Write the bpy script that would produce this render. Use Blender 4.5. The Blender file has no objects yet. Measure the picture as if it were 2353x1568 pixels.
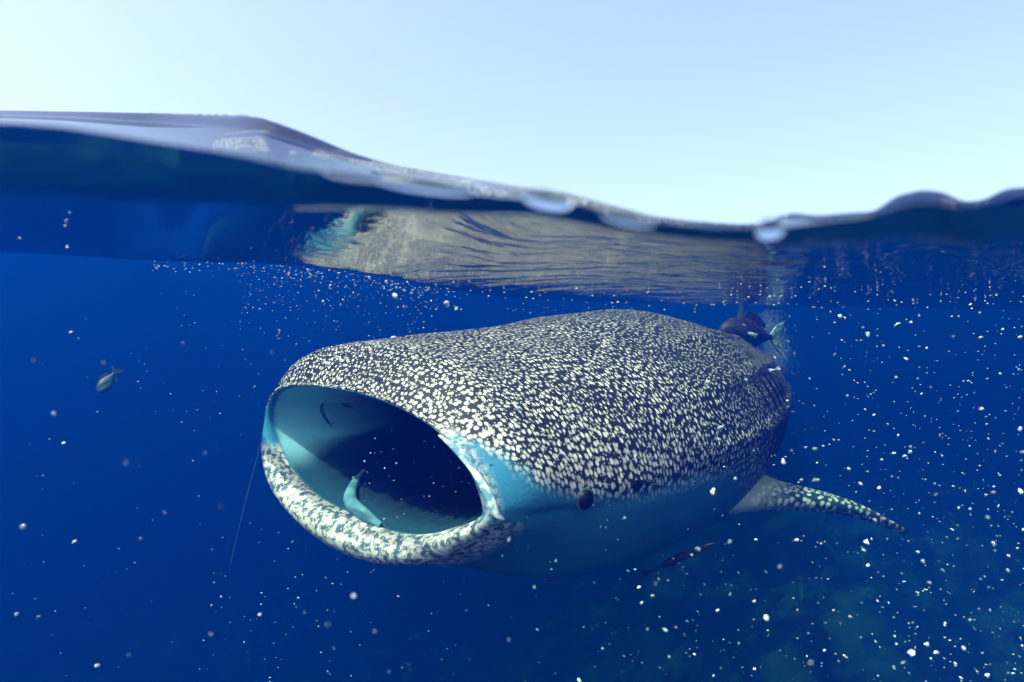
import bpy, math, random
import numpy as np
from mathutils import Vector, noise as mn

random.seed(7); rng = np.random.default_rng(7)
SC = bpy.context.scene
COL = SC.collection

# ------------------------------------------------------------------ camera, world, sun, exposure
F = 1438.0            # focal length in photo pixels (photo taken as 2353 px wide)
CX, CY = 1176.5, 784.0
cam = bpy.data.cameras.new('camera'); camo = bpy.data.objects.new('camera', cam); COL.objects.link(camo)
cam.sensor_width = 36; cam.lens = 36*F/2353
cam.clip_start = 0.01; cam.clip_end = 400
camo.rotation_euler = (math.radians(90), 0, 0)
cam.dof.use_dof = True; cam.dof.focus_distance = 1.55; cam.dof.aperture_fstop = 4.2
SC.camera = camo

SUN_ELEV, SUN_AZ = math.radians(62), math.radians(-126)     # azimuth from +Y towards +X
sdir = Vector((math.sin(SUN_AZ)*math.cos(SUN_ELEV), math.cos(SUN_AZ)*math.cos(SUN_ELEV), math.sin(SUN_ELEV)))
sun = bpy.data.lights.new('sun', 'SUN'); sun.energy = 2.1; sun.angle = math.radians(0.5); sun.color = (1, .955, .88)
suno = bpy.data.objects.new('sun', sun); COL.objects.link(suno)
suno.rotation_euler = sdir.to_track_quat('Z', 'Y').to_euler()

w = bpy.data.worlds.new('World'); SC.world = w; w.use_nodes = True
nt = w.node_tree; nt.nodes.clear()
sky = nt.nodes.new('ShaderNodeTexSky'); sky.sky_type = 'NISHITA'; sky.sun_disc = False
sky.sun_elevation = SUN_ELEV; sky.sun_rotation = SUN_AZ; sky.dust_density = 5.0; sky.air_density = 0.9; sky.ozone_density = 1.5
bg = nt.nodes.new('ShaderNodeBackground'); bg.inputs[1].default_value = 0.15
wo = nt.nodes.new('ShaderNodeOutputWorld')
nt.links.new(sky.outputs[0], bg.inputs[0]); nt.links.new(bg.outputs[0], wo.inputs[0])

SC.view_settings.view_transform = 'Standard'; SC.view_settings.look = 'None'
SC.view_settings.exposure = 1.52; SC.view_settings.gamma = 1; SC.view_settings.use_curve_mapping = False
cy = SC.cycles
cy.use_denoising = True; cy.volume_bounces = 3; cy.max_bounces = 10; cy.diffuse_bounces = 3; cy.glossy_bounces = 4
cy.transparent_max_bounces = 12; cy.caustics_reflective = False; cy.caustics_refractive = False
cy.sample_clamp_indirect = 4.0

# ------------------------------------------------------------------ helpers
def P(px, py, Y):
    """Point seen at photo pixel (px, py) that lies Y metres in front of the camera."""
    return np.array(((px-CX)/F*Y, Y, (CY-py)/F*Y))

def setp(o, **k):
    for a, b in k.items(): o[a] = b
    return o

def mesh_obj(name, verts, faces, mat=None, parent=None, smooth=True):
    me = bpy.data.meshes.new(name)
    me.from_pydata([tuple(map(float, v)) for v in verts], [], [tuple(map(int, f)) for f in faces])
    if smooth: me.polygons.foreach_set('use_smooth', [True]*len(me.polygons))
    if mat: me.materials.append(mat)
    me.update()
    o = bpy.data.objects.new(name, me); COL.objects.link(o)
    if parent: o.parent = parent
    return o

def grid_faces(nr, nc, wrap=False):
    i = np.arange(nr-1)[:, None]; j = np.arange(nc if wrap else nc-1)[None, :]
    a = i*nc+j; b = i*nc+(j+1) % nc
    return np.stack([a, b, b+nc, a+nc], -1).reshape(-1, 4)

def grid_obj(name, V, mat, parent=None, wrap=False, flip=False):
    """V: (rows, cols, 3) array"""
    nr, nc = V.shape[:2]; f = grid_faces(nr, nc, wrap)
    if flip: f = f[:, ::-1]
    me = bpy.data.meshes.new(name)
    me.vertices.add(nr*nc); me.vertices.foreach_set('co', V.reshape(-1).astype(np.float32))
    me.loops.add(f.size); me.polygons.add(len(f))
    me.loops.foreach_set('vertex_index', f.reshape(-1).astype(np.int32))
    me.polygons.foreach_set('loop_start', np.arange(0, f.size, 4, dtype=np.int32))
    me.polygons.foreach_set('use_smooth', np.ones(len(f), bool))
    me.update(calc_edges=True); me.validate()
    if mat: me.materials.append(mat)
    o = bpy.data.objects.new(name, me); COL.objects.link(o)
    if parent: o.parent = parent
    return o

def add_attr(o, name, arr):
    """vector attribute per vertex"""
    a = o.data.attributes.new(name, 'FLOAT_VECTOR', 'POINT')
    a.data.foreach_set('vector', np.asarray(arr, np.float32).reshape(-1))

def empty(name, loc, label, cat, group=None):
    o = bpy.data.objects.new(name, None); COL.objects.link(o); o.location = loc
    o.empty_display_size = .05
    setp(o, label=label, category=cat)
    if group: o['group'] = group
    return o

def mat_new(name):
    m = bpy.data.materials.new(name); m.use_nodes = True
    n = m.node_tree.nodes; n.clear()
    out = n.new('ShaderNodeOutputMaterial')
    return m, m.node_tree, out

class N:
    """tiny node helper"""
    def __init__(s, tree): s.t = tree
    def node(s, typ, props=None, **inp):
        n = s.t.nodes.new(typ)
        for k, v in (props or {}).items(): setattr(n, k, v)
        for k, v in inp.items():
            key = int(k[1:]) if k[0] == '_' and k[1:].isdigit() else k.replace('_', ' ')
            s.put(n.inputs[key], v)
        return n
    def put(s, sock, v):
        if isinstance(v, bpy.types.NodeSocket): s.t.links.new(v, sock)
        else:
            if hasattr(sock.default_value, '__len__') and not hasattr(v, '__len__'): v = [v]*len(sock.default_value)
            if hasattr(v, '__len__') and len(v) == 3 and len(sock.default_value) == 4: v = (*v, 1)
            sock.default_value = v
    def math(s, op, a, b=0.0, clamp=False):
        n = s.node('ShaderNodeMath', {'operation': op, 'use_clamp': clamp}); s.put(n.inputs[0], a); s.put(n.inputs[1], b); return n.outputs[0]
    def ramp(s, x, a, b, c=0.0, d=1.0):
        n = s.node('ShaderNodeMapRange', {'interpolation_type': 'SMOOTHSTEP'})
        for i, v in enumerate((x, a, b, c, d)): s.put(n.inputs[i], v)
        return n.outputs[0]
    def mix(s, f, a, b):
        n = s.node('ShaderNodeMix', {'data_type': 'RGBA'}); s.put(n.inputs[0], f); s.put(n.inputs[6], a); s.put(n.inputs[7], b); return n.outputs[2]
    def noise(s, vec, scale, detail=4, rough=.5, dim='3D'):
        n = s.node('ShaderNodeTexNoise', {'noise_dimensions': dim}); s.put(n.inputs['Vector'], vec)
        n.inputs['Scale'].default_value = scale; n.inputs['Detail'].default_value = detail; n.inputs['Roughness'].default_value = rough
        return n.outputs[0]

def simple_mat(name, col, col2=None, scale=20, rough=.6, bump=0.0, spec=.2):
    m, t, out = mat_new(name); h = N(t)
    tc = h.node('ShaderNodeTexCoord').outputs['Object']
    f = h.noise(tc, scale)
    c = h.mix(h.ramp(f, .4, .6), col, col2 or tuple(x*.7 for x in col))
    b = h.node('ShaderNodeBsdfPrincipled', Base_Color=c, Roughness=rough)
    b.inputs['Specular IOR Level'].default_value = spec
    if bump:
        bn = h.node('ShaderNodeBump', Strength=.6, Distance=bump, Height=f); t.links.new(bn.outputs[0], b.inputs['Normal'])
    t.links.new(b.outputs[0], out.inputs[0]); return m

def sm(x, a, b):
    t = np.clip((np.asarray(x, float)-a)/(b-a), 0, 1); return t*t*(3-2*t)

def cubic(xs, ys, x):
    """monotone-ish Hermite interpolation; ys (n, ...)"""
    xs = np.asarray(xs, float); ys = np.asarray(ys, float); x = np.asarray(x, float)
    d = np.diff(ys, axis=0)/np.diff(xs).reshape((-1,)+(1,)*(ys.ndim-1))
    m = np.concatenate([d[:1], (d[1:]+d[:-1])/2, d[-1:]])
    k = np.clip(np.searchsorted(xs, x)-1, 0, len(xs)-2)
    hgt = (xs[k+1]-xs[k]); t = (x-xs[k])/hgt
    sh = (-1,)+(1,)*(ys.ndim-1); t = t.reshape(sh); hgt = hgt.reshape(sh)
    return (2*t**3-3*t**2+1)*ys[k]+(t**3-2*t**2+t)*hgt*m[k]+(-2*t**3+3*t**2)*ys[k+1]+(t**3-t**2)*hgt*m[k+1]

def vnoise(x, y, seed=0, oct=3):
    """cheap value noise on arrays, about -1..1"""
    r = np.random.default_rng(1000+seed); T = r.uniform(-1, 1, (256, 256)); s = 0; a = 1
    for o in range(oct):
        xi = np.floor(x).astype(int); yi = np.floor(y).astype(int); fx = x-xi; fy = y-yi
        fx = fx*fx*(3-2*fx); fy = fy*fy*(3-2*fy)
        g = lambda i, j: T[i % 256, j % 256]
        s = s+a*((g(xi, yi)*(1-fx)+g(xi+1, yi)*fx)*(1-fy)+(g(xi, yi+1)*(1-fx)+g(xi+1, yi+1)*fx)*fy)
        x, y, a = x*2.03+17, y*2.03+31, a*.5
    return s

# ------------------------------------------------------------------ sea surface
Y0 = 0.25                                                         # the water begins here, in front of the lens
edge_px = np.array([(-700, 300), (-300, 285), (0, 281), (150, 292), (330, 322), (520, 352), (700, 392), (790, 398), (860, 400), (930, 407), (1010, 418), (1100, 431), (1190, 443),
                    (1300, 462), (1400, 487), (1500, 509), (1650, 524), (1770, 526), (1900, 510), (2000, 502), (2060, 474), (2120, 464), (2230, 482), (2300, 458), (2353, 450), (2700, 446), (3200, 440)], float)
crest_px = np.array([(-700, 262), (-300, 258), (0, 253), (190, 256), (400, 260), (560, 263), (600, 268), (700, 305), (800, 347), (900, 378), (1010, 397), (1100, 412), (1200, 428),
                     (1300, 441), (1400, 469), (1500, 495), (1600, 508), (1700, 514), (1760, 512), (1790, 494), (1830, 488), (1880, 494), (1960, 487),
                     (2010, 484), (2060, 448), (2120, 434), (2170, 440), (2215, 462), (2260, 458), (2310, 432), (2353, 428), (2700, 430), (3200, 430)], float)
line_px = np.array([(-700, 570), (0, 580), (350, 600), (620, 606), (850, 628), (1000, 662), (1150, 684), (1350, 694), (1700, 700), (2000, 709), (2353, 712), (3200, 700)], float)
def tan_of(tab, px, s=None):
    py = np.interp(px, tab[:, 0], tab[:, 1])
    return (CY-py)/F
def smooth_tan(tab, px, wdt):
    return sum(tan_of(tab, px+d*wdt) for d in (-1, -.5, 0, .5, 1))/5
band_px = np.array([(-700, 150), (0, 165), (250, 160), (500, 120), (750, 86), (860, 84), (1000, 78), (1100, 68), (1200, 52), (1350, 46), (1500, 34), (1700, 32), (1900, 52), (2000, 60), (2120, 88), (2353, 98), (3200, 100)], float)
def crest_y(x, y):
    px = np.clip(x/y*F+CX, -700, 3200)
    return .95-.30*sm(px, 330, 640)-.22*sm(px, 950, 1250)-.05*sm(px, 1600, 1850)
def surf_z(x, y):
    """height of the sea surface"""
    x = np.asarray(x, float); y = np.asarray(y, float)
    px = np.clip(x/y*F+CX, -700, 3200)
    te = smooth_tan(edge_px, px, 40); tcr = smooth_tan(crest_px, px, 14); tl = smooth_tan(line_px, px, 50)
    band = np.interp(px, band_px[:, 0], band_px[:, 1])/F            # the steep climb of the water where it begins
    L = .25*band/(te-band+.32)
    yt = 1.02+1.38*sm(px, 800, 1500)+.45*(1-sm(px, 250, 480))                                # distance of the trough
    YC = crest_y(x, y)                                            # distance of the wave crest
    ztr = tl*yt; tb = te-band; y1 = Y0+L
    k = np.clip((y-Y0)/L, 0, 1); dip = te-band*np.sin(k*math.pi/2)
    ya = y1+.10+.25*(YC-y1)                                       # steep but hidden climb, then the long glancing slope to the crest
    th_ = sm(y, y1, ya+.04); t1 = np.clip((y-ya)/(YC-ya), 0, 1); g = .80*t1+.20*sm(t1, .86, 1.0)
    slope = tb+(te-tb)*.92*th_+(tcr-te+.08*(te-tb))*g
    lump = (.2+.6*sm(px, 900, 1100))*(.010*vnoise(px/85, y*5, 31, 2)+.005*vnoise(px/30, y*9, 33, 2))*np.sin(math.pi*t1)*sm(px, 500, 800)
    a = np.where(y < y1, dip, slope+lump*np.minimum((tcr-te)/.03, 1))*y
    zc = tcr*YC
    t2 = np.clip((y-YC)/(yt-YC), 0, 1)
    # after the crest fall back to the gentle inner water, then on to the trough
    b0 = np.minimum(zc, te*Y0*1.25)*1.0
    b = zc+(ztr-zc)*(1-(1-t2)**(1.3+.9*sm(px, 800, 1300)))
    z = np.where(y < YC, a, b)
    far = ztr+(y-yt)*tl*1.25+.02*(y-yt)
    far = np.where(y > 8, ztr+(8-yt)*(tl*1.25+.02)+np.sin((y-8)*.25)*.15, far)
    z = np.where(y > yt, far, z)
    rip = .0022*vnoise(x*9, y*16, 3, 3)+.0009*vnoise(x*40, y*55, 4, 2)
    z = z+rip*sm(y, YC+.02, YC+.25)*(1-.75*np.exp(-((y-yt)/.3)**2))
    z = z+.03*vnoise(x*.8, y*.8, 5, 3)*sm(y, 3, 6)
    return z

rows = np.concatenate([np.linspace(Y0, .36, 60)[:-1], np.linspace(.36, 1.05, 120)[:-1], np.geomspace(1.05, 45, 260)])
tt = np.linspace(-1, 1, 700)
lat = 1.25*tt
VX = rows[:, None]*lat[None, :]*(1)+5*np.sign(tt)*np.clip(np.abs(tt)-.72, 0, 1)[None, :]**1.5*6
VY = np.repeat(rows[:, None], len(tt), 1)
VZ = surf_z(VX, VY)
mw, t, out = mat_new('sea_water_surface'); h = N(t)
geo = h.node('ShaderNodeNewGeometry'); pos = geo.outputs['Position']
mp = h.node('ShaderNodeMapping', Vector=pos); mp.inputs['Scale'].default_value = (1, 1.2, 1)
n1 = h.noise(mp.outputs[0], 26, 4, .6); n2 = h.noise(mp.outputs[0], 7, 2, .5)
n3 = h.noise(mp.outputs[0], 85, 3, .6)
hh = h.math('ADD', h.math('ADD', h.math('MULTIPLY', n1, .35), h.math('MULTIPLY', n3, .16)), h.math('MULTIPLY', n2, .55))
sepp = h.node('ShaderNodeSeparateXYZ', Vector=pos)
near = h.math('SUBTRACT', 1, h.node('ShaderNodeAttribute', {'attribute_name': 'front_slope'}).outputs['Fac'])
bmp = h.node('ShaderNodeBump', Distance=.0022, Height=hh, Strength=near)
fr = h.node('ShaderNodeFresnel', IOR=1.333, Normal=bmp.outputs[0])
tr = h.node('ShaderNodeBsdfTransparent'); gl = h.node('ShaderNodeBsdfGlossy', Roughness=.02, Normal=bmp.outputs[0])
rfr = h.node('ShaderNodeBsdfRefraction', IOR=1.333, Roughness=0.0)
thru = h.node('ShaderNodeMixShader', _0=h.math('MAXIMUM', h.math('SUBTRACT', 1, h.node('ShaderNodeAttribute', {'attribute_name': 'front_slope'}).outputs['Fac']), geo.outputs['Backfacing']), _1=rfr.outputs[0], _2=tr.outputs[0])
mx = h.node('ShaderNodeMixShader', _0=fr.outputs[0], _1=thru.outputs[0], _2=gl.outputs[0])
t.links.new(mx.outputs[0], out.inputs[0])
sea = grid_obj('sea_water', np.stack([VX, VY, VZ], -1), mw)
fa = sea.data.attributes.new('front_slope', 'FLOAT', 'POINT'); fa.data.foreach_set('value', (1-sm(VY, crest_y(VX, VY)+.02, crest_y(VX, VY)+.05)).reshape(-1).astype(np.float32))
setp(sea, kind='structure')

# body of the water: everything below the surface, one closed volume without a surface of its own
mv, t, out = mat_new('water_body'); h = N(t)
vs = h.node('ShaderNodeVolumeScatter', Density=.162, Anisotropy=0.42); h.put(vs.inputs['Color'], (.003, .10, 1.0))
va = h.node('ShaderNodeVolumeAbsorption', Density=.34); h.put(va.inputs['Color'], (0, .46, .34))
ad = h.node('ShaderNodeAddShader', _0=vs.outputs[0], _1=va.outputs[0]); t.links.new(ad.outputs[0], out.inputs['Volume'])
r2 = rows[::4]; t2 = tt[::8]
if r2[-1] != rows[-1]: r2 = np.append(r2, rows[-1])
t2 = np.append(t2, 1.0) if t2[-1] != 1 else t2
HX = r2[:, None]*(1.25*t2)[None, :]+30*np.sign(t2)*np.clip(np.abs(t2)-.72, 0, 1)[None, :]**1.5
HY = np.repeat(r2[:, None], len(t2), 1)
top = np.stack([HX, HY, surf_z(HX, HY)-.002], -1); bot = top.copy(); bot[..., 2] = -12
nr, nc = top.shape[:2]; K = nr*nc
vv = np.concatenate([top.reshape(-1, 3), bot.reshape(-1, 3)])
ft = grid_faces(nr, nc); fb = ft[:, ::-1]+K
ring = [i for i in range(nc)]+[r*nc+nc-1 for r in range(1, nr)]+[(nr-1)*nc+i for i in range(nc-2, -1, -1)]+[r*nc for r in range(nr-2, 0, -1)]
fs = [(ring[(i+1) % len(ring)], ring[i], ring[i]+K, ring[(i+1) % len(ring)]+K) for i in range(len(ring))]
hz = mesh_obj('haze', vv, list(ft)+list(fb)+fs, mv, smooth=False)
setp(hz, kind='stuff', label='deep blue haze of the open sea water')

# ------------------------------------------------------------------ seabed
gx = np.linspace(-16, 16, 300); gy = np.linspace(2.2, 30, 260); GX, GY = np.meshgrid(gx, gy)
GZ = -8.0+3.0*sm(GX, -1.5, 5.5)+2.2*sm(GY, 3.5, 8)+.35*vnoise(GX*.45, GY*.45, 11, 3)-.03*(GY-4)
GZ += .28*np.clip(vnoise(GX*1.6, GY*1.6, 12, 3), 0, 2)+.10*np.clip(vnoise(GX*5, GY*5, 13, 2), -.2, 2)
ms, t, out = mat_new('reef_seabed'); h = N(t)
pos = h.node('ShaderNodeNewGeometry').outputs['Position']
a1 = h.noise(pos, 1.3, 5, .6); a2 = h.noise(pos, 6, 4, .6)
c = h.mix(h.ramp(h.math('ADD', h.math('MULTIPLY', a1, .7), h.math('MULTIPLY', a2, .3)), .46, .62), (.012, .025, .02), (.11, .135, .125))
bs = h.node('ShaderNodeBsdfPrincipled', Base_Color=c, Roughness=.9)
bm_ = h.node('ShaderNodeBump', Distance=.05, Height=a2, Strength=.7); t.links.new(bm_.outputs[0], bs.inputs['Normal'])
t.links.new(bs.outputs[0], out.inputs[0])
setp(grid_obj('seabed', np.stack([GX, GY, GZ], -1), ms), kind='structure')

# ------------------------------------------------------------------ whale shark
LAT = np.array((.78, -.60, -.165)); LAT /= np.linalg.norm(LAT)               # towards the shark's left flank
UP = np.array((0, 0, 1.0)); UP = UP-LAT*UP.dot(LAT); UP /= np.linalg.norm(UP)
BACK = np.cross(UP, LAT); BACK /= np.linalg.norm(BACK)                     # towards its tail
if BACK[1] < 0: BACK = -BACK
C0 = np.array((-.275, 1.175, -.225))
NT = 176
th = np.linspace(0, 2*math.pi, NT, endpoint=False)

rim_ctl = np.array([(1130, 1178, 20), (1110, 1108, 18), (1068, 1040, 15), (1010, 985, 10), (940, 942, 8), (860, 908, 8), (770, 890, 7), (695, 885, 7),
    (648, 893, 7), (624, 922, 7), (618, 968, 9), (629, 1030, 24), (662, 1102, 38), (714, 1163, 44), (782, 1212, 45), (862, 1248, 42),
    (940, 1261, 40), (1010, 1252, 37), (1072, 1226, 31), (1116, 1202, 24)], float)
ctl_s = np.array([0, .045, .095, .145, .195, .25, .305, .355, .41, .455, .50, .545, .60, .655, .71, .765, .82, .875, .93, .97])*2*math.pi
rc = np.concatenate([rim_ctl[-3:], rim_ctl, rim_ctl[:3]]); rs = np.concatenate([ctl_s[-3:]-2*math.pi, ctl_s, ctl_s[:3]+2*math.pi])
rimp = cubic(rs, rc, th)
Rim = []; Rr = []
for (px, py, r) in rimp:
    d = np.array(((px-CX)/F, 1, (CY-py)/F)); tq = C0.dot(BACK)/d.dot(BACK)
    Rim.append(d*tq); Rr.append(r/F*tq)
Rim = np.array(Rim); Rr = np.array(Rr)
Cr = Rim.mean(0)
nout = Rim-Cr; nout -= np.outer(nout.dot(BACK), BACK); nout /= np.linalg.norm(nout, axis=1)[:, None]

# body stations: s along the body, centre offset (right, up), half width, height above, depth below
st_s = np.array([0, .05, .14, .28, .5, .8, 1.1, 1.5, 2.0, 2.7, 3.5, 4.3, 5.0, 5.6])
st_w = np.array([.345, .36, .375, .40, .425, .445, .45, .44, .40, .32, .26, .15, .08, .05])
st_t = np.array([.175, .210, .226, .236, .256, .29, .305, .27, .235, .21, .19, .12, .08, .06])
st_b = np.array([.20, .215, .235, .27, .32, .36, .385, .40, .36, .30, .21, .13, .08, .05])
# path of the centre line
pth_s = np.array([0, .5, 1.0, 1.5, 2.1, 2.8, 3.6, 4.4, 5.1, 5.7])
p0 = C0.copy(); pth = [p0]
ang0 = math.atan2(BACK[0], BACK[1])
for i in range(1, len(pth_s)):
    sm_ = (pth_s[i]+pth_s[i-1])/2; a = ang0-.20*float(sm(sm_, .7, 1.6))-.10*float(sm(sm_, 1.6, 3.2)); dz = -.01+.05*float(sm(sm_, 0, 1.2))-.06*float(sm(sm_, 1.6, 3))
    pth.append(pth[-1]+(pth_s[i]-pth_s[i-1])*np.array((math.sin(a), math.cos(a), dz)))
pth = np.array(pth)
def frame(s):
    c = cubic(pth_s, pth, np.atleast_1d(s)); c2 = cubic(pth_s, pth, np.atleast_1d(s)+.02)
    b = c2-c; b /= np.linalg.norm(b, axis=1)[:, None]
    roll = (1-sm(np.atleast_1d(s), .3, 2.2)*.6)[:, None]
    l = np.stack([b[:, 1], -b[:, 0], -.17*roll[:, 0]], 1); l -= (l*b).sum(1)[:, None]*b; l /= np.linalg.norm(l, axis=1)[:, None]
    u = np.cross(l, b); u *= np.sign(u[:, 2])[:, None]
    return c, b, l, u
def body_ring(s, thv=th):
    c, b, l, u = frame(s); c, l, u, b = c[0], l[0], u[0], b[0]
    W, T, B = (cubic(st_s, k, np.array([s]))[0] for k in (st_w, st_t, st_b))
    ct, sn = np.cos(thv), np.sin(thv)
    et = .86; eb = .95
    e = np.where(sn > 0, et, eb)
    X = np.sign(ct)*np.abs(ct)**e*W
    # a raised back with flatter shoulders
    Z = np.where(sn > 0, np.abs(sn)**(1.12)*T, -np.abs(sn)**(.95)*B)
    k = np.ones_like(thv); tw = np.where(thv > math.pi*1.5, thv-2*math.pi, thv)
    for a_ in (10, 38, 62, 118, 142, 170): k = k+.030*float(sm(s, .45, 1.1))*np.exp(-((tw-math.radians(a_))/.055)**2)
    k = k+.02*float(sm(s, .3, .8))*np.exp(-((tw-math.pi/2)/.16)**2)
    return c+np.outer(X*k, l)+np.outer(Z*k, u)

def body_pt(s, thd, off=0.0):
    """point and outward normal on the flank"""
    t0 = np.array([math.radians(thd)]); e = 1e-2
    p = body_ring(s, t0)[0]; a = body_ring(s, t0+e)[0]-body_ring(s, t0-e)[0]; bb = body_ring(s+e, t0)[0]-body_ring(s-e, t0)[0]
    n = np.cross(a, bb); n /= np.linalg.norm(n)
    c = frame(s)[0][0]
    if n.dot(p-c) < 0: n = -n
    return p+n*off, n, a/np.linalg.norm(a), bb/np.linalg.norm(bb)

rings = []; scoord = []; zone = []   # zone: x = axial coordinate, y = kind (-1 inside, 0 lip, 1 outside)
# inside of the mouth, from deep to the lip
ins = [.75, .68, .60, .52, .44, .37, .30, .24, .18, .13, .09, .055, .03, .012]
lipn = 9
cm, bm, lm, um = (q[0] for q in frame(.0))
for q in ins:
    k = q/.75
    sc = 1-.10*sm(q, 0, .1)-.36*sm(q, .08, .66)-.50*sm(q, .60, .76)
    base = Rim-np.outer(Rr, np.ones(3))*nout*1.0
    ctr = Cr+BACK*q+np.array((0, 0, .02))*sm(q, .1, .4)
    rel = base-Cr; rel -= np.outer(rel.dot(BACK), BACK)*.5
    flare = 1+.06*math.sin(min(q/.16, 1)*math.pi)
    rings.append(ctr+rel*sc*flare); scoord.append(-q); zone.append(-1)
for i in range(lipn):
    a = math.pi*(i/(lipn-1))
    rings.append(Rim-nout*(Rr*math.cos(a))[:, None]-np.outer(Rr*math.sin(a)*1.15, BACK)); scoord.append(0); zone.append(0)
# outside: blend from the lip into the analytic body
outs = np.concatenate([[.012, .028, .048, .072, .10, .13, .165, .20, .24, .28, .33, .38, .44, .50], np.arange(.56, 2.6, .05), np.arange(2.6, 5.65, .12)])
outer0 = Rim+nout*Rr[:, None]
for s in outs:
    upw = .037*sm(np.degrees(th), 95, 130)*(1-sm(np.degrees(th), 168, 186))*math.sin(min(s/.06, 1)*math.pi/2)
    B = body_ring(s); f = float(sm(s, -.03, .34))**.75
    # near the lip start from the lip's own outline, swelling quickly above to a blunt snout
    sw = np.clip(np.sin(th), 0, 1)**.6*.066*math.sin(min(s/.10, 1)*math.pi/2)
    A = outer0+np.outer(np.full(NT, s), BACK)+nout*(sw+.010*min(s/.05, 1))[:, None]+np.outer(upw, UP)
    rings.append(A*(1-f)+B*f); scoord.append(s); zone.append(1)
rings.append(np.repeat(body_ring(5.62).mean(0)[None], NT, 0)); scoord.append(5.7); zone.append(1)
rings.insert(0, np.repeat(rings[0].mean(0)[None]+BACK*.05, NT, 0)); scoord.insert(0, -.8); zone.insert(0, -1)
V = np.array(rings); scoord = np.array(scoord); zone = np.array(zone)
# uneven flesh and folds
fold = .004*vnoise(np.repeat(scoord[:, None]*5+9, NT, 1), np.repeat(th[None]*3, len(V), 0), 21, 2)
cen = V.mean(1)[:, None]; rad = V-cen; rl = np.linalg.norm(rad, axis=2)[..., None]+1e-6
ribs = np.where(zone[:, None] < 0, .006*np.sin(th[None]*34+2*np.sin(th[None]*5))*sm(-scoord[:, None], .05, .14), 0)
fold = fold+ribs
V = V+rad/rl*fold[..., None]*(np.abs(scoord) > .06)[:, None, None]
# gill furrows on the flank behind the head
# UV-like skin coordinates (arc lengths, denser towards the snout)
arcT = np.zeros((len(V), NT)); seg = np.linalg.norm(np.roll(V, -1, 1)-V, axis=2); cs = np.cumsum(seg, 1)-seg
perT = cs-cs[:, NT//4][:, None]; perT = np.where(np.arange(NT)[None] > NT*3//4, perT-seg.sum(1)[:, None], perT)
sg = np.linalg.norm(V[1:]-V[:-1], axis=2).mean(1); axl = np.concatenate([[0], np.cumsum(sg)])
ilip = int(np.argmax(zone == 1)); axl -= axl[ilip]
dens = 1+1.0*np.exp(-np.clip(scoord, 0, 9)/.22)
skin = np.stack([perT*dens[:, None], np.repeat((axl+.20*(1-np.exp(-np.clip(scoord, 0, 9)/.22)))[:, None], NT, 1), np.zeros_like(perT)], -1)
# zone attribute: x spotted-back amount, y mouth depth driving the painted shade, z lip/jaw mottling
tdeg = np.degrees(th)
S2 = np.repeat(scoord[:, None], NT, 1); T2 = np.repeat(tdeg[None], len(V), 0); Z2 = np.repeat(zone[:, None], NT, 1)
Tw = np.where(T2 > 270, T2-360, T2)         # -90 .. 270
bl = np.interp(S2, [0, .03, .05, .07, .13, .2, .3, .6, .75, .9, 1.05, 1.5, 3, 6], [46, 30, 22, 15, 8, 4, 1, 0, -3, -14, -30, -40, -50, -60])  # lower border on the near side
br = np.interp(S2, [0, .1, .25, .6, 1.2, 6], [172, 178, 190, 200, 210, 240])
spot = np.where(Z2 == 1, sm(Tw, bl-5, bl+5)*(1-sm(Tw, br-5, br+5)), 0)
spot = np.where((Z2 == 0) & (Tw > 45) & (Tw < 170) & (np.cumsum(np.ones_like(Z2), 0)-1 > len(ins)+4), 1, spot)
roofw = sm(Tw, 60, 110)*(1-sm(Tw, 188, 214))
ins_d = np.where(Z2 < 0, -S2*(4.2-3.2*roofw), 0)  # floor counts as deeper, so the painted shade starts sooner there
jaw = np.where((Tw > 190) | (Tw < -8), 1, 0.0)*sm(np.minimum(np.abs(Tw-190), 60), 0, 8)
jaw = np.where(Z2 == 0, jaw, np.where((Z2 == 1), jaw*(1-sm(S2, .02, .075)), jaw*(1-sm(-S2, .0, .03))))
cheek = np.where((Z2 >= 0) & (Tw > -10) & (Tw < 55), 1-sm(S2, .0, .03), 0)*.5      # pale thin lip at the near corner
jaw = np.maximum(jaw, np.where(Z2 == 0, cheek, 0))

mk, t, out = mat_new('whale_shark_skin'); h = N(t)
sk = h.node('ShaderNodeAttribute', {'attribute_name': 'skin'}).outputs['Vector']
zn = h.node('ShaderNodeAttribute', {'attribute_name': 'zone'}).outputs['Vector']
sz = h.node('ShaderNodeSeparateXYZ', Vector=zn); sS, sI, sJ = sz.outputs
ssk = h.node('ShaderNodeSeparateXYZ', Vector=sk)
wob = h.node('ShaderNodeTexNoise', Vector=sk, Scale=9.0, Detail=2.0)
skl = h.node('ShaderNodeVectorMath', {'operation': 'MULTIPLY'}, _0=sk, _1=(.72, 1, 1))
wv = h.node('ShaderNodeVectorMath', {'operation': 'MULTIPLY_ADD'}, _0=wob.outputs['Color'], _1=(.022, .022, 0), _2=skl.outputs[0])
vor = h.node('ShaderNodeTexVoronoi', {'voronoi_dimensions': '2D', 'feature': 'F1'}, Vector=wv.outputs[0], Scale=64.0, Randomness=.74)
big = h.noise(sk, 5, 2); fine = h.noise(sk, 160, 3, .6)
pat = h.node('ShaderNodeAttribute', {'attribute_name': 'pattern'}).outputs['Fac']
size = h.math('ADD', h.math('MULTIPLY', h.ramp(big, .35, .65), .08), pat)
size = h.math('ADD', size, h.math('MULTIPLY', h.math('SUBTRACT', vor.outputs['Color'], .5), .16))
dd = h.math('ADD', vor.outputs['Distance'], h.math('MULTIPLY', h.math('SUBTRACT', fine, .5), .07))
dot = h.math('MULTIPLY', h.ramp(h.math('SUBTRACT', dd, size), -.20, .06, 1, 0), h.math('ADD', .58, h.math('MULTIPLY', h.node('ShaderNodeSeparateColor', Color=vor.outputs['Color']).outputs[2], .5)))
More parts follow.
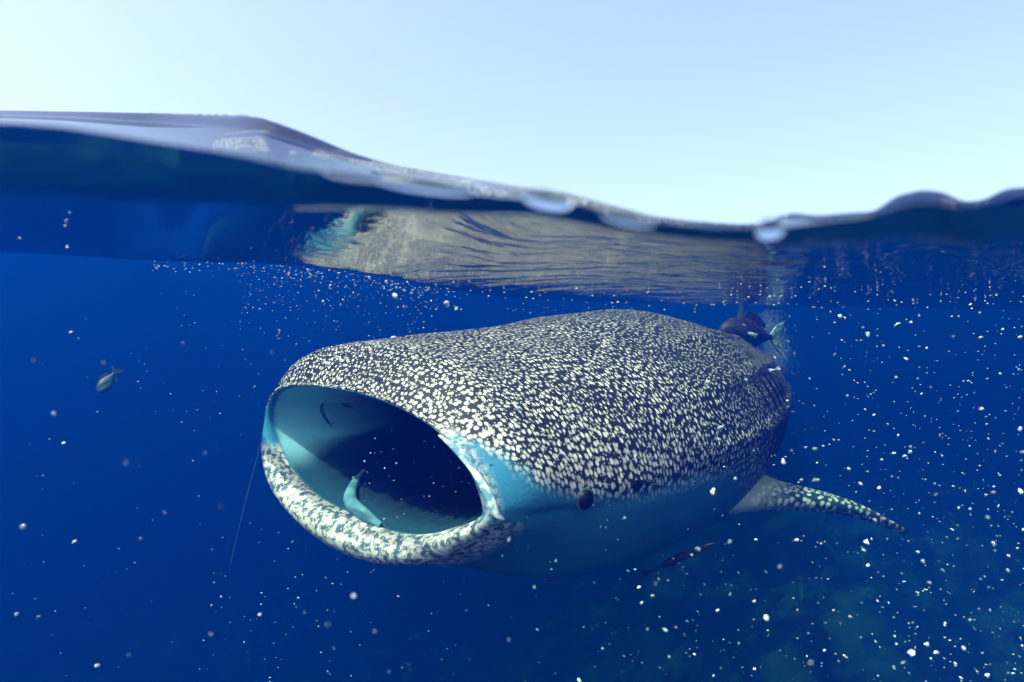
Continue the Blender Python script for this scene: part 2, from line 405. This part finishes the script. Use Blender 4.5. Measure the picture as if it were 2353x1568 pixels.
# second, smaller spots in between
vor2 = h.node('ShaderNodeTexVoronoi', {'voronoi_dimensions': '2D', 'feature': 'F1'}, Vector=wv.outputs[0], Scale=135.0, Randomness=1.0)
pick = h.ramp(h.node('ShaderNodeSeparateColor', Color=vor2.outputs['Color']).outputs[1], .60, .66)
dot2 = h.math('MULTIPLY', h.ramp(vor2.outputs['Distance'], .12, .34, 1, 0), h.math('MULTIPLY', pick, .7))
dots = h.math('MAXIMUM', dot, dot2)
dark = h.mix(h.noise(sk, 12, 4), (.003, .007, .009), (.020, .028, .030))
pale = h.mix(h.noise(sk, 30, 2), (.70, .69, .62), (.95, .93, .86))
back = h.mix(dots, dark, pale)
belly = h.mix(h.noise(sk, 8, 5, .6), (.02, .17, .30), (.05, .27, .42))  # white belly tinted: the blue light of the water painted into its colour
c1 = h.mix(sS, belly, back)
mot = h.ramp(h.noise(h.node('ShaderNodeTexCoord').outputs['Object'], 80, 5, .7), .43, .57)
mott = h.mix(mot, (.74, .73, .65), (.06, .12, .15))
c2 = h.mix(sJ, c1, mott)
inner = h.mix(h.ramp(sI, .08, .33), h.mix(pat, (.01, .06, .085), h.mix(h.noise(sk, 14, 4), (.24, .68, .82), (.38, .80, .92))), h.mix(h.ramp(sI, .18, .7), (.010, .040, .055), (.002, .003, .005)))  # shade painted into the lining, darker inward and on the floor; throat black
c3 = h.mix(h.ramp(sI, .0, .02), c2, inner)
bs = h.node('ShaderNodeBsdfPrincipled', Base_Color=c3, Roughness=.55); bs.inputs['Specular IOR Level'].default_value = .15
bh = h.math('ADD', h.math('MULTIPLY', fine, .4), h.math('MULTIPLY', dots, .3))
bn = h.node('ShaderNodeBump', Distance=.0015, Height=bh, Strength=.5); t.links.new(bn.outputs[0], bs.inputs['Normal'])
t.links.new(bs.outputs[0], out.inputs[0])

shark = empty('whale_shark', tuple(frame(1.5)[0][0]), 'huge spotted whale shark with its mouth wide open just under the water surface', 'whale shark')
soff = np.array(shark.location)
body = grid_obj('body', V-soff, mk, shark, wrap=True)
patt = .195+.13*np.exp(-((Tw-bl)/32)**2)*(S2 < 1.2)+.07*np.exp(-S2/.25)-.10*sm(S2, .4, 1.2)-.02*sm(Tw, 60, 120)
pa = body.data.attributes.new('pattern', 'FLOAT', 'POINT'); patt = np.where(Z2 < 0, roofw, patt)  # inside the mouth: how bright the roof is painted
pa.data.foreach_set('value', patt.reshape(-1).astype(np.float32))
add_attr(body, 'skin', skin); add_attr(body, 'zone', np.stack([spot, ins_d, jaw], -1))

# fins: loft of thin aerofoils from root to tip
def fin(name, root, tip, chord_dir, c_root, c_tip, thick, bend, parent, mat, n=26, m=28, curve=1.0, label=None, normal=None, flare=0.0):
    V_ = []; sk_ = []
    root = np.array(root); tip = np.array(tip); cd = np.array(chord_dir, float); cd /= np.linalg.norm(cd)
    span = tip-root; L_ = np.linalg.norm(span)
    nrm = np.cross(span, cd); nrm /= np.linalg.norm(nrm)
    if normal is not None and nrm.dot(normal) < 0: nrm = -nrm
    for i in range(n):
        f = i/(n-1); c = c_root+(c_tip-c_root)*f**.8; c *= math.sqrt(max(1-f**8, .0004)); c *= 1+flare*(1-f)**6
        ctr = root+span*f+nrm*bend*math.sin(f*math.pi)+cd*(curve*L_*.25*f*f)
        for j in range(m):
            a = 2*math.pi*j/m; x = math.cos(a)*.5; y = math.sin(a)*(.5-.28*x)*thick*(1-.75*f)*(1+flare*(1-f)**8)
            V_.append(ctr+cd*(c*x+c*.5)+nrm*y*(1-.0*f)); sk_.append((f*L_+3, (x*c)+7*(y > 0), 0))
    V_ = np.array(V_).reshape(n, m, 3)
    o = grid_obj(name, V_-soff, mat, parent, wrap=True)
    add_attr(o, 'skin', sk_)
    return o
# pale patch at the base of the fin, fading outwards
mf, t, out = mat_new('fin_skin'); h = N(t)
sk = h.node('ShaderNodeAttribute', {'attribute_name': 'skin'}).outputs['Vector']
vor = h.node('ShaderNodeTexVoronoi', {'voronoi_dimensions': '2D', 'feature': 'F1'}, Vector=sk, Scale=34.0, Randomness=.9)
n1 = h.noise(sk, 60, 3, .6)
d_ = h.ramp(h.math('ADD', vor.outputs['Distance'], h.math('MULTIPLY', h.math('SUBTRACT', n1, .5), .3)), .22, .40, 1, 0)
ss = h.node('ShaderNodeSeparateXYZ', Vector=sk).outputs[0]
basep = h.ramp(h.math('ADD', ss, h.math('MULTIPLY', h.math('SUBTRACT', n1, .5), .2)), 3.0, 3.22, 1, 0)
c = h.mix(d_, (.018, .055, .058), (.55, .62, .54)); c = h.mix(h.math('MULTIPLY', basep, .9), c, (.90, .84, .68))
bs = h.node('ShaderNodeBsdfPrincipled', Base_Color=c, Roughness=.6); bs.inputs['Specular IOR Level'].default_value = .15
t.links.new(bs.outputs[0], out.inputs[0])
mf2 = mf.copy(); mf2.name = 'back_fin_skin'
for n_ in mf2.node_tree.nodes:
    if n_.type == 'MATH' and n_.operation == 'MULTIPLY' and abs(n_.inputs[1].default_value-.9) < 1e-4: n_.inputs[1].default_value = 0.0

cB = frame(1.3)[1][0]
pr, _, _, _ = body_pt(1.18, -24, -.10)
fin('pectoral_fin', P(1672, 1165, 1.72), P(2085, 1247, 2.05), cB, .30, .03, .075, .05, shark, mf, curve=.55, normal=(0, 0, 1), flare=.5)
pf, _, _, _ = body_pt(1.18, 204, -.10)
fin('pectoral_fin', pf, pf+np.array((-.30, .45, -.30)), cB, .30, .05, .06, .03, shark, mf2, curve=.5)
c_, b_, l_, u_ = (q[0] for q in frame(2.55))
fin('dorsal_fin', P(1702, 800, float(c_[1])), P(1704, 676, float(c_[1])+.05), b_, .42, .26, .10, .0, shark, simple_mat('dark_fin_skin', (.006, .022, .026), (.03, .06, .06), 30, .7), curve=.15)
c_, b_, l_, u_ = (q[0] for q in frame(5.3))
fin('caudal_fin', c_-b_*.05, c_+u_*.42+b_*.35, b_, .26, .06, .04, 0, shark, mf2, curve=.6)
fin('caudal_fin', c_-b_*.05, c_-u_*.34+b_*.25, b_, .22, .05, .04, 0, shark, mf2, curve=.6)

def ellipsoid(name, c, ax, mat, parent, n=18, m=24, off=soff):
    """ax: three axis vectors"""
    V_ = [[np.array(c)+ax[0]*math.cos(a)*math.sin(b)+ax[1]*math.sin(a)*math.sin(b)+ax[2]*math.cos(b) for a in np.linspace(0, 2*math.pi, m, endpoint=False)] for b in np.linspace(.02, math.pi-.02, n)]
    return grid_obj(name, np.array(V_)-off, mat, parent, wrap=True)
m_eye = simple_mat('eye_black', (.002, .002, .003), (.006, .005, .005), 60, .3, spec=.25)
m_ring = simple_mat('eye_socket_skin', (.05, .09, .10), (.12, .16, .16), 90, .5)
from mathutils.bvhtree import BVHTree
BV = BVHTree.FromPolygons([tuple(v) for v in V.reshape(-1, 3)], [tuple(int(q) for q in f) for f in grid_faces(len(V), NT, True)])
def on_skin(px, py):
    """point and normal of the body where the photograph shows this spot"""
    d = Vector(P(px, py, 1.0)).normalized(); p, n, i, ds = BV.ray_cast(Vector((0, 0, 0)), d)
    if n.dot(d) > 0: n = -n
    return np.array(p), np.array(n)
def find_st(px, py, *_):
    p, n = on_skin(px, py); a = np.cross(n, BACK); a /= np.linalg.norm(a); return p, n, a, np.cross(n, a)
ep, en, ea, eb = find_st(1345, 1148)
sock = ellipsoid('eyelid', ep-en*.001, (ea*.021, eb*.022, en*.004), m_ring, shark)
ellipsoid('eye', ep+en*.001, (ea*.0175, eb*.0175, en*.010), m_eye, shark)
sp, sn_, sa, sb = find_st(1466, 1114)
ellipsoid('spiracle', sp-sn_*.004, (sa*.011, sb*.022, sn_*.008), m_eye, shark)
np_, nn, na, nb = find_st(640, 884, (0.0, .2), (90, 200))
ellipsoid('nostril', np_-nn*.002, (na*.008, nb*.010, nn*.005), m_eye, shark)

def tube(name, pts, radii, mat, parent=None, m=12, off=None, flat=1.0):
    pts = np.array(pts, float); k = np.linspace(0, 1, len(pts)); kk = np.linspace(0, 1, max(len(pts)*5, 16))
    q = cubic(k, pts, kk); r = np.interp(kk, np.linspace(0, 1, len(radii)), radii)
    tg = np.gradient(q, axis=0); tg /= np.linalg.norm(tg, axis=1)[:, None]
    ref = np.array((.2, -.9, .3)); V_ = []
    for i in range(len(q)):
        a = np.cross(tg[i], ref); a /= np.linalg.norm(a); b = np.cross(tg[i], a)
        V_.append([q[i]+r[i]*(a*math.cos(x)+b*flat*math.sin(x)) for x in np.linspace(0, 2*math.pi, m, endpoint=False)])
    V_ = np.array(V_); 
    if off is not None: V_ = V_-off
    return grid_obj(name, V_, mat, parent, wrap=True)
m_arch = simple_mat('mouth_lining', (.12, .32, .38), (.06, .20, .26), 25, .6)
# folds of the mouth lining and the pale gill arches deep in the mouth
m_groove = simple_mat('mouth_groove', (.03, .13, .17), (.05, .18, .22), 25, .7)
def wall_tube(name, pix, radii, mat, sink=.3):
    r_ = np.interp(np.linspace(0, 1, len(pix)), np.linspace(0, 1, len(radii)), radii); pts = []
    for q, rr in zip(pix, r_):
        p, n = on_skin(*q); pts.append(p+n*rr*(1-sink))
    return tube(name, pts, radii, mat, shark, off=soff, flat=.8)
wall_tube('gill_arch', [(836, 1080), (815, 1115), (804, 1150), (812, 1175), (840, 1196), (875, 1212)], [.003, .009, .013, .014, .012, .005], m_arch)
for pix in ([(747, 918), (738, 935), (742, 952), (752, 968), (764, 984)], [(778, 920), (792, 930), (812, 938)]):
    wall_tube('palate_fold', pix, [.001, .0035, .004, .003, .001], m_groove, .75)
m_fold = simple_mat('lip_pale_skin', (.62, .66, .62), (.10, .26, .36), 55, .6)
tube('labial_fold', [P(1008, 1000, 1.03), P(1050, 1035, 1.0), P(1090, 1085, .97), P(1120, 1135, .945), P(1140, 1180, .93), P(1158, 1195, .93)], [.002, .006, .005, .0075, .006, .002], m_fold, shark, off=soff, flat=.5)

m_slit = simple_mat('gill_slit_dark', (.004, .008, .012), (.012, .02, .026), 60, .8)
for gs in (1.00, 1.08, 1.16, 1.24, 1.32):
    pts = []
    for a_ in np.linspace(-16, 34, 9):
        p_, n_, _, _ = body_pt(gs+.05*math.sin(math.radians((a_+16)*3.6)), a_, .001); pts.append(p_)
    tube('gill_slit', pts, [.001, .005, .0065, .005, .001], m_slit, shark, off=soff)

# ------------------------------------------------------------------ fish
def fish(name, head, tail, up, depth_, width, mat, label, cat, tail_len=.2, belly_fin=True, mat_fin=None, eye=.12, group=None, taper=1.0):
    head = np.array(head); tail = np.array(tail); ax = tail-head; L_ = np.linalg.norm(ax); d = ax/L_
    up = np.array(up, float); up -= up.dot(d)*d; up /= np.linalg.norm(up); sd = np.cross(d, up)
    c = (head+tail)/2
    o = empty(name, tuple(c), label, cat, group)
    prof = [(0, .02), (.03, .30), (.10, .62), (.22, .88), (.36, 1.0), (.52, .95), (.68, .72), (.82, .42), (.93, .22), (1, .16)]
    xs = np.linspace(0, 1, 24); pr_ = np.interp(xs, *zip(*prof))
    Vb = [[head+d*x*L_*(1-tail_len)+up*math.sin(a)*r*depth_/2+sd*math.cos(a)*r*width/2 for a in np.linspace(0, 2*math.pi, 16, endpoint=False)] for x, r in zip(xs, pr_)]
    grid_obj('body', np.array(Vb)-c, mat, o, wrap=True)
    mfm = mat_fin or mat
    def plate(nm, pts, th_=.04):
        pts = [np.array(p_) for p_ in pts]; n_ = len(pts); tk = sd*width*th_
        vv_ = [p_+tk-c for p_ in pts]+[p_-tk-c for p_ in pts]
        ff = [tuple(range(n_)), tuple(range(2*n_-1, n_-1, -1))]+[(i, i+n_, (i+1) % n_+n_, (i+1) % n_) for i in range(n_)]
        return mesh_obj(nm, vv_, ff, mfm, o, smooth=False)
    b = head+d*L_*(1-tail_len-.02); H = depth_/2
    plate('tail_fin', [b+up*H*.14, b+d*L_*tail_len*.55+up*H*.75, b+d*L_*(tail_len+.02)+up*H*1.0, b+d*L_*tail_len*.72+up*H*.1, b+d*L_*(tail_len+.02)-up*H*1.0, b+d*L_*tail_len*.55-up*H*.7, b-up*H*.14])
    plate('dorsal_fin', [head+d*L_*.32+up*H*.9, head+d*L_*.42+up*H*1.38, head+d*L_*.55+up*H*1.3, head+d*L_*.70+up*H*.75, head+d*L_*.70+up*H*.45, head+d*L_*.5+up*H*.8])
    if belly_fin: plate('anal_fin', [head+d*L_*.50-up*H*.85, head+d*L_*.58-up*H*1.25, head+d*L_*.70-up*H*.7, head+d*L_*.70-up*H*.45])
    s_ = -1 if sd[1] > 0 else 1
    pc = head+d*L_*.26+sd*s_*width*.42
    plate('pectoral_fin', [pc, pc+d*L_*.11-up*H*.22+sd*s_*width*.2, pc+d*L_*.13-up*H*.05+sd*s_*width*.25, pc+d*L_*.03+up*H*.10], .02)
    e_ = head+d*L_*.09+sd*s_*width*.20+up*H*.16
    ellipsoid('eye', e_, (d*eye*H*.7, up*eye*H*.7, sd*width*.08), m_eye, o, 8, 10, off=c)
    return o
m_rem = simple_mat('remora_skin', (.010, .010, .022), (.022, .02, .04), 40, .5)
fish('remora', P(1642, 1248, 1.35), P(1472, 1322, 1.42), (0, -.2, 1), .017, .014, m_rem, 'slim near-black remora swimming below the shark\'s belly', 'remora', tail_len=.14)
m_band, t, out = mat_new('banded_fish_skin'); h = N(t)
tc = h.node('ShaderNodeTexCoord').outputs['Object']
mpn = h.node('ShaderNodeMapping', Vector=tc); mpn.inputs['Rotation'].default_value = (0, math.radians(-47), 0)
wvt = h.node('ShaderNodeTexWave', {'bands_direction': 'X'}, Vector=mpn.outputs[0], Scale=9.0, Distortion=1.0)
cc = h.mix(h.ramp(wvt.outputs['Fac'], .70, .85), (.012, .045, .045), (.10, .20, .22))
bs = h.node('ShaderNodeBsdfPrincipled', Base_Color=cc, Roughness=.5); t.links.new(bs.outputs[0], out.inputs[0])
m_bfin = simple_mat('banded_fish_fin', (.01, .035, .035), (.02, .05, .05), 20, .6)
fish('reef_fish', P(226, 903, 1.9), P(272, 845, 1.95), (-.6, -.1, .6), .040, .022, m_band, 'small dark fish with two pale bands alone in the blue left of the shark', 'fish', mat_fin=m_bfin, tail_len=.22)
m_dk = simple_mat('dark_fish_skin', (.006, .006, .008), (.028, .020, .018), 45, .5, bump=.002)
m_pf = simple_mat('pale_spotted_fin', (.30, .45, .45), (.06, .14, .15), 50, .6)
df = fish('dark_fish', P(1652, 762, 2.42), P(1800, 778, 2.55), (-.15, 0, 1), .135, .10, m_dk, 'plump blackish fish hovering beside the shark\'s back fin', 'fish', mat_fin=m_pf, tail_len=.2, belly_fin=False)
for ch in df.children:
    if ch.name.startswith('dorsal_fin'): ch.data.materials[0] = m_dk
m_ps = simple_mat('pale_fish_skin', (.75, .82, .82), (.45, .6, .62), 30, .5)
fish('remora', P(1738, 862, 2.0), P(1792, 846, 2.02), (0, 0, 1), .014, .012, m_ps, 'small white remora beside the shark\'s dark shoulder', 'remora', tail_len=.15)
fish('remora', P(1640, 1000, 1.62), P(1612, 985, 1.62), (0, 0, 1), .018, .012, m_ps, 'pale blue remora resting on the spotted flank', 'remora', tail_len=.15) if False else None

m_line = simple_mat('thin_line', (.25, .45, .7), None, 20, .5)
ln = tube('hanging_line', [P(604, 1000, 1.9), P(575, 1110, 1.9), P(545, 1230, 1.9), P(527, 1310, 1.9)], [.0003, .0004, .0004, .0002], m_line)
setp(ln, label='faint thin line trailing down in the blue left of the jaw', category='line')

# ------------------------------------------------------------------ droplets splashed up along the waterline, close to the lens
m_drop, t, out = mat_new('clear_droplet'); h = N(t)
gb = h.node('ShaderNodeBsdfGlass', IOR=1.333, Roughness=0.0, Color=(.9, .97, 1)); t.links.new(gb.outputs[0], out.inputs[0])
for px, py, a_, b_, lab in [(1258, 461, 60, 22, 'oval water droplet on the middle of the waterline'), (1440, 504, 66, 13, 'long flat water droplet right of the oval one on the waterline'),
        (975, 428, 118, 15, 'widest flat water droplet on the sloping part of the waterline'), (1768, 528, 34, 24, 'round bright water droplet at the low point of the waterline')]:
    Yd = .235; c_ = P(px, py, Yd); sc_ = Yd/F; tilt = math.atan2(tan_of(edge_px, px+60)-tan_of(edge_px, px-60), 120/F)
    ct_, st__ = math.cos(tilt), math.sin(tilt)
    o = ellipsoid('water_droplet', c_, (np.array((ct_, 0, st__))*a_*sc_, np.array((-st__, 0, ct_))*b_*sc_, np.array((0, .0045, 0))), m_drop, None, 18, 28, off=0*c_)
    setp(o, label=lab, category='water droplet', group='water droplets along the waterline')

# ------------------------------------------------------------------ bubbles
m_bub, t, out = mat_new('air_bubble'); h = N(t)
tc = h.node('ShaderNodeTexCoord').outputs['Object']
nb_ = h.noise(tc, 1.6, 2)
lw = h.node('ShaderNodeLayerWeight', Blend=.35)
gp = h.node('ShaderNodeNewGeometry').outputs['Position']; vary = h.ramp(h.noise(gp, 9, 3, .8), .40, .60, .12, 1)
c = h.mix(h.ramp(nb_, .36, .5), (.42, .70, .82), (.86, .96, .97)); c = h.mix(vary, (.05, .12, .2), c)
bs = h.node('ShaderNodeBsdfPrincipled', Base_Color=c, Roughness=.15); bs.inputs['Specular IOR Level'].default_value = 1.0
bt = h.node('ShaderNodeBsdfTransparent'); bx = h.node('ShaderNodeMixShader', _0=h.ramp(h.noise(gp, 60, 2), .35, .65, .55, 1.0), _1=bt.outputs[0], _2=bs.outputs[0])
t.links.new(bx.outputs[0], out.inputs[0])
def ico():
    import bmesh
    bm = bmesh.new(); bmesh.ops.create_icosphere(bm, subdivisions=2, radius=1)
    vs_ = np.array([v.co[:] for v in bm.verts]); fs_ = [tuple(v.index for v in f.verts) for f in bm.faces]; bm.free(); return vs_, fs_
IV, IF = ico()
variants = []
for k in range(12):
    r_ = np.random.default_rng(50+k); nv = []
    kind = k % 4
    base = IV.copy(); d1 = r_.normal(size=3); d1 /= np.linalg.norm(d1); d2 = r_.normal(size=3); d2 /= np.linalg.norm(d2)
    amp = .12 if kind < 2 else .35
    base *= (1+amp*np.sin(base@d1*3+r_.uniform(0, 6))+amp*.6*np.sin(base@d2*5))[:, None]
    base *= np.array((1+.5*(kind > 0)*r_.uniform(), .8, (1-.30*r_.uniform())))
    me = bpy.data.meshes.new('bubble'); me.from_pydata([tuple(v) for v in base], [], IF); me.polygons.foreach_set('use_smooth', [True]*len(IF)); me.materials.append(m_bub); me.update()
    variants.append((me, base))
B = []   # px, py, radius px, Y
R_ = random.Random(3)
def scatter(n, x0, x1, y0, y1, r0, r1, Ya, Yb, p=2.6, ok=None, bias=None):
    k = 0
    while k < n:
        x = R_.uniform(x0, x1); y = R_.uniform(y0, y1)
        if ok and not ok(x, y): continue
        if bias and R_.random() > bias(x, y): continue
        B.append((x, y, r0+(r1-r0)*R_.random()**p, R_.uniform(Ya, Yb))); k += 1
linef = lambda x: float(np.interp(x, line_px[:, 0], line_px[:, 1]))
body_out = [(605, 860), (700, 805), (1000, 765), (1330, 700), (1600, 700), (1700, 740), (1800, 880), (1800, 1010), (1760, 1110), (2090, 1240), (1700, 1220), (1500, 1320), (920, 1320), (700, 1250), (600, 1100)]
def inside(x, y, poly=body_out):
    c = False; j = len(poly)-1
    for i in range(len(poly)):
        xi, yi = poly[i]; xj, yj = poly[j]
        if (yi > y) != (yj > y) and x < (xj-xi)*(y-yi)/(yj-yi)+xi: c = not c
        j = i
    return c
free = lambda x, y: y > linef(x)+6 and not inside(x, y)
# hand-placed larger ones seen in the photograph
for q in [(164, 765, 13, .9), (181, 779, 4, .9), (54, 1211, 15, .8), (172, 1245, 8, .9), (37, 1411, 8, .8), (88, 1418, 6, .9), (224, 1530, 9, .8), (147, 1018, 6, 1), (597, 1413, 9, .9),
          (310, 1294, 5, 1.), (908, 680, 13, .9), (1028, 697, 14, .9), (1049, 709, 8, .9), (905, 776, 9, 1.1), (1790, 848, 6, 1.2), (1995, 768, 11, 1.2), (2062, 745, 10, 1.1), (1930, 727, 9, 1.2),
          (1800, 1060, 13, 1.), (1873, 1033, 12, 1.), (1873, 1103, 13, .9), (1842, 1103, 8, .9), (1897, 1137, 11, .9), (1978, 1112, 9, .9), (1950, 1077, 9, 1.), (2092, 1038, 9, 1),
          (2093, 1028, 8, 1), (2283, 1133, 13, .8), (1761, 1420, 15, .8), (1604, 1263, 13, 1.2), (1590, 1275, 7, 1.2), (2095, 1500, 14, .8), (2215, 1490, 11, .8), (2130, 1480, 9, .9), (2150, 1500, 8, .9),
          (2060, 1480, 7, 1), (1170, 1240, 9, .8), (1637, 1132, 11, .9), (1715, 874, 10, 1.), (1640, 1125, 9, .9), (1500, 1370, 8, .9), (1468, 1350, 7, .9), (1475, 1385, 7, .9), (2230, 1170, 8, .9),
          (2350, 1040, 9, .9), (2345, 1130, 10, .9), (1992, 1245, 11, .9), (1985, 1265, 8, .9), (1460, 1050, 10, .9), (1128, 1068, 8, .85), (2345, 985, 9, 1), (2255, 940, 9, 1),
          (1625, 880, 13, 1.2), (1655, 985, 13, 1.2), (1650, 1010, 12, 1.2), (1690, 1100, 9, 1.1), (1400, 1010, 9, 1.1), (1190, 940, 8, 1.), (1265, 1015, 8, 1.), (2010, 1195, 8, .9), (2120, 1290, 9, .9),
          (1435, 1190, 7, .9), (2230, 700, 6, 1.3), (155, 568, 8, .75), (152, 508, 8, .7), (150, 520, 7, .7), (160, 490, 6, .65), (45, 548, 5, .7)]:
    B.append(q)
scatter(330, 1780, 2353, 715, 1260, 2.3, 7, .8, 1.9, ok=free, bias=lambda x, y: .45+.55*((x-1780)/573))
scatter(300, 1150, 2353, 1240, 1568, 2.2, 8, .7, 1.8, ok=free, bias=lambda x, y: .2+.8*((x-1150)/1203)**1.3)
scatter(95, 450, 1150, 1180, 1568, 1.8, 4.5, .8, 1.8, ok=free)
scatter(60, 20, 560, 700, 1568, 1.5, 3.2, .9, 2.0, ok=free)
scatter(190, 550, 1000, 610, 830, 2., 5, .8, 1.7, ok=free, bias=lambda x, y: math.exp(-(y-linef(x))/90))
scatter(50, 1000, 1650, 665, 720, 1.8, 5, 1.0, 1.6, ok=lambda x, y: y > linef(x)-2)
scatter(38, 300, 600, 610, 1000, 1.5, 3.2, .8, 1.7, ok=free, bias=lambda x, y: x/600)
scatter(60, 800, 1085, 980, 1225, 2.2, 5.5, 1.05, 1.3, ok=lambda x, y: ((x-950)/150)**2+((y-1095)/130)**2 < 1 and x-800 > -(y-1000)*.1)
scatter(26, 1150, 1750, 1160, 1320, 2.2, 6, .85, 1.2)
scatter(40, 1250, 1790, 740, 1120, 2.2, 5, .9, 1.3)
scatter(240, 540, 1010, 605, 770, 1.2, 3, .8, 1.7, ok=free, bias=lambda x, y: math.exp(-(y-linef(x))/60))
scatter(26, 0, 2353, 760, 1568, 3, 9, .33, .6, ok=free)
scatter(160, 1700, 2353, 720, 1568, 1.2, 2.6, .9, 2.4, ok=free)
# bubbles lying against the underside of the surface
for _ in range(300):
    x = R_.choice([R_.uniform(350, 1050), R_.uniform(350, 1800), R_.uniform(1650, 2353)]); yb = linef(x)
    y = yb+abs(R_.gauss(0, 1))*14 if x < 1000 else yb-abs(R_.gauss(0, 1))*(20 if x < 1650 else 34)+3
    tz = (CY-y)/F; Y = R_.uniform(.9, 2.3)
    B.append((x, y, R_.uniform(2.0, 4.6), Y))
fixed = []
for (x, y, r, Y) in B:                                            # keep each just below the surface
    p = P(x, y, Y); zs = float(surf_z(p[0], p[1]))
    for _ in range(40):
        if p[2] < zs-.004: break
        Y *= .96; p = P(x, y, Y); zs = float(surf_z(p[0], p[1]))
    if Y < .3: continue
    fixed.append((r, p, r/F*Y*.49))
fixed.sort(key=lambda q: -q[0])
REG = [('the spotted snout', 'above', (700, 745)), ('the tip of the snout', 'left of', (520, 800)), ('the hanging lower jaw', 'below', (850, 1400)),
    ('the open mouth', 'inside', (950, 1095)), ('the eye', 'near', (1345, 1148)), ('the belly', 'below', (1300, 1330)), ('the spotted flank', 'in front of', (1480, 950)),
    ('the side fin root', 'near', (1700, 1180)), ('the tip of the side fin', 'beside', (2085, 1245)), ('the slim black remora', 'below', (1560, 1400)), ('the plump dark fish', 'to the right of', (1880, 790)),
    ('the dark shoulder', 'to the right of', (1900, 960)), ('the side fin', 'above', (1930, 1110)), ('the side fin', 'below', (1850, 1330)), ('the frame edge by the surface', 'close to', (2270, 760)),
    ('the right frame edge', 'in mid water at', (2270, 960)), ('the reef slope', 'above', (2250, 1220)), ('the brightest reef patch', 'over', (2230, 1440)), ('the reef', 'low down over', (1950, 1480)),
    ('the reef', 'in the bottom middle over', (1450, 1500)), ('the small banded fish', 'near', (250, 830)), ('the bottom left corner', 'in the deep blue of', (200, 1400)), ('the left frame edge', 'in the blue by', (60, 1150)),
    ('the left end of the surface', 'under', (140, 530)), ('the hanging line', 'beside', (560, 1200)), ('the reflection of the snout', 'under', (700, 630)), ('the spotted reflection', 'under', (1200, 680)), ('the surface behind the fin', 'under', (1950, 700))]
ORD = ['largest', 'second largest', 'third largest', 'fourth largest', 'fifth largest']
from collections import Counter
RC = Counter()
def place_word(p):
    x = p[0]/p[1]*F+CX; y = CY-p[2]/p[1]*F
    i = min(range(len(REG)), key=lambda k: (REG[k][2][0]-x)**2+(REG[k][2][1]-y)**2*1.6)
    n = RC[i]; RC[i] += 1; q = f'{REG[i][1]} {REG[i][0]}'
    return f'{ORD[n]} of the pale bubbles {q}' if n < len(ORD) else f'one of the many small pale bubbles {q}'
GRP = 'air bubbles and specks drifting in the water'
for i, (r, p, rad_) in enumerate(fixed[:298]):
    me, _ = variants[i % 12]
    o = bpy.data.objects.new('bubble', me); COL.objects.link(o); o.location = p; o.scale = (rad_, rad_, rad_)
    o.rotation_euler = (R_.uniform(-.5, .5), R_.uniform(-.7, .7), R_.uniform(0, 6.3))
    setp(o, label=place_word(p), category='bubble', group=GRP)
oct_v = np.array([(1, 0, 0), (-1, 0, 0), (0, 1, 0), (0, -1, 0), (0, 0, 1), (0, 0, -1)], float)
oct_f = [(0, 2, 4), (2, 1, 4), (1, 3, 4), (3, 0, 4), (2, 0, 5), (1, 2, 5), (3, 1, 5), (0, 3, 5)]
vs_, fs_ = [], []
for i, (r, p, rad_) in enumerate(fixed[298:]):
    b = IV[:, :]*np.array((R_.uniform(.8, 1.7), 1, R_.uniform(.6, 1.)))*rad_
    fs_ += [tuple(len(vs_)+k for k in f) for f in IF]; vs_ += list(b+p)
o = mesh_obj('small_bubbles', vs_, fs_, m_bub); setp(o, kind='stuff', label='fine specks and tiny air bubbles scattered through the water', category='bubbles', group=GRP)
# churned water behind the fin: a cloud of the finest bubbles
vs_, fs_ = [], []
for i in range(5000):
    c_, s_ = R_.choice([((1765, 745), (26, 30)), ((1785, 815), (28, 30)), ((1775, 780), (24, 50))])
    x = R_.gauss(c_[0], s_[0]*.7); y = R_.gauss(c_[1], s_[1]*.7)
    if y < 712: continue
    p = P(x, y, R_.uniform(2.9, 3.5)); rr = R_.uniform(.0005, .0013)
    fs_ += [tuple(len(vs_)+k for k in f) for f in oct_f]; vs_ += list(oct_v*rr+p)
o = mesh_obj('bubble_cloud', vs_, fs_, m_bub); setp(o, kind='stuff', label='pale blue cloud of churned bubbles behind the shark\'s back fin', category='bubbles')
